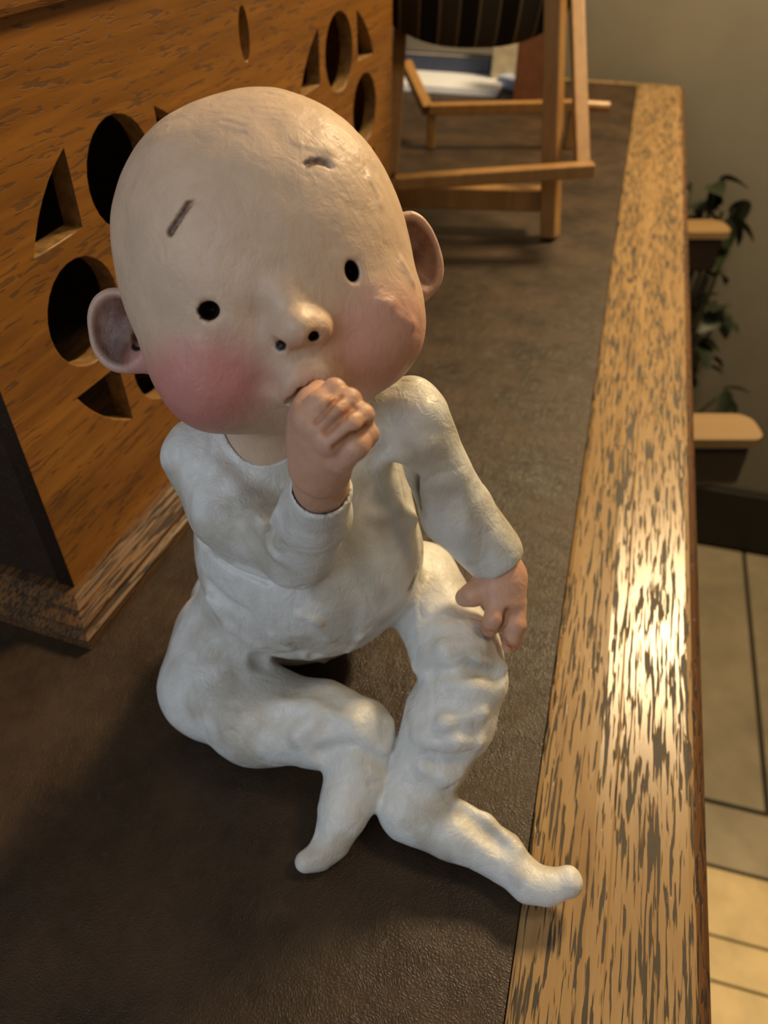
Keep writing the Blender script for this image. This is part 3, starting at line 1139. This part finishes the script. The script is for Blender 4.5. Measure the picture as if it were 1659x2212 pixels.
bd.ell(aw(670, 1195, 0.306), (0.0440, 0.037, 0.042), 0.01)
bd.ell(aw(650, 1040, 0.290), (0.038, 0.027, 0.036), 0.014)
bd.ell(aw(625, 1298, 0.362), (0.0450, 0.030, 0.0275), 0.010)
bd.ell(aw(640, 1290, 0.325), (0.0400, 0.024, 0.024), 0.010)
bd.cap(aw(455, 985, 0.275), aw(640, 930, 0.274), R(72, .275), 0.017, 0.010)
bd.cap(aw(640, 930, 0.274), aw(885, 880, 0.266), 0.017, R(66, .266), 0.010)
# legs
limb([(490, 1375, 0.338, 112), (458, 1480, 0.337, 106), gz(560, 1545, 0.0215, 100), gz(700, 1565, 0.027, 86), gz(778, 1580, 0.030, 72)], 0.007)
limb([gz(778, 1590, 0.030, 72), gz(768, 1690, 0.019, 64), gz(742, 1752, 0.0155, 54)], 0.004)
limb([gz(745, 1740, 0.017, 50), gz(718, 1815, 0.010, 36), gz(690, 1850, 0.008, 25), gz(660, 1862, 0.007, 22)], 0.004)
limb([(905, 1255, 0.334, 88), (985, 1410, 0.306, 92), (1005, 1470, 0.300, 88)], 0.006)
limb([(1005, 1470, 0.300, 88), (972, 1550, 0.303, 100), (930, 1640, 0.306, 82), gz(905, 1695, 0.0185, 76)], 0.0018)
limb([gz(885, 1745, 0.0140, 72), gz(985, 1795, 0.0130, 60), gz(1085, 1850, 0.0095, 50), gz(1140, 1905, 0.0090, 40), gz(1180, 1915, 0.0095, 36), gz(1226, 1904, 0.0125, 34)], 0.003)
# arms
limb([(435, 985, 0.275, 84), (500, 1100, 0.269, 82), (640, 1190, 0.260, 78)], 0.006)
limb([(650, 1185, 0.258, 78), (680, 1110, 0.230, 74), (692, 1062, 0.212, 68)], 0.004)
limb([(905, 905, 0.262, 70), (946, 1012, 0.270, 66), (986, 1104, 0.282, 76), (1062, 1192, 0.292, 67)], 0.003)
# flatten the ground contact and open the neck and cuffs
cuffL0, cuffL1 = aw(692, 1062, 0.212), aw(697, 1030, 0.203)
ax_ = (cuffL1 - cuffL0) / np.linalg.norm(cuffL1 - cuffL0)
bd.cap(cuffL0 + ax_ * 0.0005, cuffL0 + ax_ * 0.02, R(59, .212), R(59, .205), 0.001, cut=True)
cuffR0, cuffR1 = aw(1062, 1192, 0.292), aw(1082, 1228, 0.296)
ax2 = (cuffR1 - cuffR0) / np.linalg.norm(cuffR1 - cuffR0)


def plane_cut(c, n_, rad_, k=0.001):
    sl, X, Y, Z = bd.region(np.array(c) - rad_, np.array(c) + rad_, 0)
    d = -((X - c[0]) * n_[0] + (Y - c[1]) * n_[1] + (Z - c[2]) * n_[2]) + 0 * (X + Y + Z)
    ball = np.sqrt((X - c[0]) ** 2 + (Y - c[1]) ** 2 + (Z - c[2]) ** 2) - rad_
    bd._join(sl, np.maximum(d, ball).astype(np.float32), k, True)


plane_cut(cuffL0 + ax_ * 0.003, ax_, 0.0125)
plane_cut(cuffR0 + ax2 * 0.004, ax2, 0.016)
bd.cap(cuffR0 + ax2 * 0.001, cuffR0 + ax2 * 0.02, R(54, .292), R(54, .296), 0.001, cut=True)
bd.cap(aw(600, 800, 0.250), aw(594, 925, 0.2695), 0.0187, 0.0173, 0.0012, cut=True)
lines = []


def score(pts, r=4.0, k=0.0018, mark=True, ridge=0.0):
    hs = [bd.hit(*q_) for q_ in pts]
    hs = [h_ for h_ in hs if h_ is not None]
    if len(hs) < 2:
        return
    for a, b_ in zip(hs[:-1], hs[1:]):
        w_ = np.linalg.norm(a - EYEP)
        bd.cap(a, b_, R(r, w_), R(r, w_), k, cut=True)
        if mark:
            lines.append((a, b_))
    if ridge:
        for a, b_ in zip(hs[:-1], hs[1:]):
            w_ = np.linalg.norm(a - EYEP)
            dz_ = np.array([0, 0, -1.0]) * R(ridge, w_)
            bd.cap(a + dz_, b_ + dz_, R(ridge * 0.6, w_), R(ridge * 0.6, w_), 0.004)


def fold(pts, r=10.0, k=0.005, add=True):
    hs = [bd.hit(*q_) for q_ in pts]
    hs = [h_ for h_ in hs if h_ is not None]
    for a, b_ in zip(hs[:-1], hs[1:]):
        w_ = np.linalg.norm(a - EYEP)
        v_ = (EYEP - a) / w_
        o_ = -v_ * R(r, w_) * 0.45 if add else v_ * R(r, w_) * 0.45
        bd.cap(a + o_, b_ + o_, R(r, w_), R(r * 0.7, w_), k, cut=not add)


# seams and incised marks
score([(902, 1030), (908, 1100), (914, 1165)], 4)
score([(912, 1195), (903, 1232), (885, 1275)], 3.5)
score([(430, 1165), (500, 1225), (580, 1258), (655, 1266)], 3, mark=False)
score([(540, 960), (556, 985), (575, 1000)], 3)
score([(800, 1693), (826, 1690)], 4, mark=False)
score([(985, 1692), (972, 1697), (955, 1699)], 3, mark=False)
score([(960, 1427), (985, 1416), (1010, 1413)], 3, mark=False)
score([(845, 1395), (862, 1380)], 4)
# cloth folds
for f_ in ([(470, 1010), (540, 1090), (600, 1170)], [(560, 1130), (600, 1200)], [(820, 1000), (870, 980), (920, 960)], [(810, 1112), (850, 1106), (890, 1122)],
           [(455, 1290), (500, 1350), (560, 1390)],
           [(960, 1440), (1030, 1425), (1085, 1440)], [(900, 1440), (960, 1400), (1040, 1390)], [(930, 1610), (990, 1600), (1030, 1605)], [(915, 1660), (960, 1680), (990, 1670)], [(900, 1590), (960, 1560), (1040, 1540)],
           [(990, 1740), (1050, 1775), (1120, 1830)], [(600, 1520), (680, 1530), (760, 1560)], [(640, 1590), (680, 1560)], [(840, 1560), (830, 1620)]):
    fold(f_, 5.5, 0.0055)
for f_ in ([(680, 1335), (712, 1380), (733, 1422)], [(775, 1375), (752, 1405), (736, 1426)], [(590, 1370), (650, 1408), (700, 1428)], [(650, 1325), (690, 1345)], [(600, 1105), (575, 1150), (585, 1185)]):
    fold(f_, 6, 0.0028)
for f_ in ([(540, 1080), (575, 1150)], [(450, 1270), (520, 1330), (600, 1400)], [(930, 1455), (1000, 1445), (1080, 1462)], [(930, 1635), (1000, 1640)], [(640, 1400), (680, 1420)], [(560, 1430), (640, 1415)], [(780, 1625), (830, 1650)], [(690, 1630), (760, 1610)], [(1010, 1760), (1080, 1830)]):
    fold(f_, 9, 0.005, add=False)


def body_wash(V, N):
    s_ = near(V, lines, 0.004) * 0.5
    pat = np.clip(0.10 + vnoise(V, 55, 21) * 3.2 + vnoise(V, 130, 22) * 2.0, 0, 1) * 0.65
    return np.maximum(s_, pat)


def rim(V, a, b, r0, r1):
    a, b = np.array(a), np.array(b)
    v = b - a
    t = np.clip((V - a) @ v / (v @ v), 0, 1)
    d = np.linalg.norm(V - a - t[:, None] * v, axis=1) - (r0 + (r1 - r0) * t)
    return np.clip((0.0006 - d) / 0.0004, 0, 1)


romper = clay_obj('romper', bd, M_ROMPER, baby, 0.00042, 95, 11, crease=0.32, attrs= {'wash': body_wash, 'cut': lambda V, N: np.maximum.reduce([
    near(V, lines, 0.0011) * 0.85, rim(V, aw(600, 800, 0.250), aw(594, 925, 0.2695), 0.0187, 0.0173) * 0.6,
    rim(V, cuffL0, cuffL0 + ax_ * 0.02, R(59, .212), R(59, .205)) * 0.6, rim(V, cuffR0, cuffR0 + ax2 * 0.02, R(54, .292), R(54, .296)) * 0.6])})
romper['label'] = 'white painted romper covering body, arms and feet'

# ---- left fist at the mouth
FDY = 5
fi = Clay(aw(715, 950, 0.190) - np.array([0.0165, 0.0165, 0.034]), aw(715, 950, 0.190) + 0.019, 0.00032)


def fc(pts, k=0.0012):
    for (x0, y0, w0, r0), (x1, y1, w1, r1) in zip(pts[:-1], pts[1:]):
        fi.cap(aw(x0, y0 + FDY, w0), aw(x1, y1 + FDY, w1), R(r0, w0), R(r1, w1), k)


fc([(692, 1062, 0.2128, 54), (693, 1035, 0.2065, 56), (694, 1000, 0.198, 58)], 0.003)
fi.ell(aw(692, 945, 0.1905), (R(64, .19), R(52, .19), R(76, .19)), 0.004)
fc([(670, 985, 0.1935, 44), (668, 890, 0.187, 40)], 0.004)
for q_ in ((670, 895, 0.1835, 36), (690, 916, 0.1818, 36), (713, 945, 0.1818, 36), (735, 982, 0.1850, 34)):
    fc([(694, 1005, 0.1955, 48), q_], 0.004)
fc([(665, 900, 0.187, 34), (676, 862, 0.186, 30), (690, 846, 0.192, 26), (694, 842, 0.206, 22)], 0.002)     # thumb into the mouth
fc([(668, 895, 0.182, 34), (690, 868, 0.1805, 28), (722, 838, 0.182, 24), (742, 850, 0.190, 22)], 0.0014)   # index
fc([(690, 915, 0.180, 34), (722, 882, 0.1775, 28), (754, 860, 0.180, 25), (768, 878, 0.189, 22)], 0.0012)
fc([(715, 945, 0.180, 34), (752, 912, 0.1775, 29), (782, 892, 0.180, 25), (788, 912, 0.189, 22)], 0.0012)
fc([(735, 985, 0.184, 34), (768, 958, 0.1805, 29), (793, 934, 0.183, 23), (792, 945, 0.191, 21)], 0.0012)
fcut = []
for pts in (((684, 905), (708, 878), (734, 851)), ((705, 928), (738, 898), (766, 877)), ((722, 962), (760, 934), (790, 914))):
    hs_ = [fi.hit(x, y + FDY) for x, y in pts]
    hs_ = [h_ for h_ in hs_ if h_ is not None]
    for A_, B_ in zip(hs_[:-1], hs_[1:]):
        fi.cap(A_, B_, R(4.5, .18), R(4.5, .18), 0.0010, cut=True)
        fcut.append((A_, B_))
clay_obj('hand', fi, M_HAND, baby, 0.00014, 260, 31, {'wash': lambda V, N: near(V, fcut, 0.0014) * 0.9, 'cut': lambda V, N: near(V, fcut[2:], 0.0005) * 0.7})

# ---- right hand on the thigh
rh0 = aw(1075, 1300, 0.295)
rhn = Clay(rh0 - 0.0235, rh0 + 0.0235, 0.0004)


def rc(pts, k=0.0012):
    for (x0, y0, w0, r0), (x1, y1, w1, r1) in zip(pts[:-1], pts[1:]):
        rhn.cap(aw(x0, y0, w0), aw(x1, y1, w1), R(r0, w0), R(r1, w1), k)


rc([(1070, 1205, 0.2935, 48), (1085, 1250, 0.294, 46)], 0.003)
rc([(1072, 1255, 0.293, 38), (1078, 1300, 0.2915, 33)], 0.004)
rc([(1100, 1245, 0.294, 36), (1106, 1300, 0.293, 30)], 0.004)
rc([(1055, 1255, 0.294, 30), (1022, 1284, 0.2930, 24), (1003, 1291, 0.2950, 20)], 0.0025)       # thumb
rc([(1076, 1300, 0.291, 25), (1066, 1335, 0.2885, 21), (1058, 1358, 0.2905, 18)], 0.0010)       # index, middle together
rc([(1090, 1305, 0.292, 22), (1082, 1340, 0.2905, 17), (1074, 1352, 0.2950, 15)], 0.0010)
rc([(1110, 1300, 0.293, 25), (1112, 1350, 0.2915, 21), (1100, 1395, 0.2930, 17)], 0.0010)
rc([(1118, 1300, 0.2955, 20), (1120, 1350, 0.2965, 17), (1112, 1392, 0.2980, 14)], 0.0010)
rcut = []
for a, b_, r_ in (((1095, 1318), (1082, 1355), 3.5), ((1090, 1386), (1110, 1402), 2.0), ((1043, 1360), (1062, 1366), 2.0)):
    A_, B_ = rhn.hit(*a), rhn.hit(*b_)
    if A_ is not None and B_ is not None:
        rhn.cap(A_, B_, R(r_, .29), R(r_, .29), 0.001, cut=True)
        rcut.append((A_, B_))
clay_obj('hand', rhn, M_HAND, baby, 0.00014, 240, 41, {'wash': lambda V, N: near(V, rcut, 0.002) * 0.8, 'cut': lambda V, N: near(V, rcut[:1], 0.0008) * 0.9})
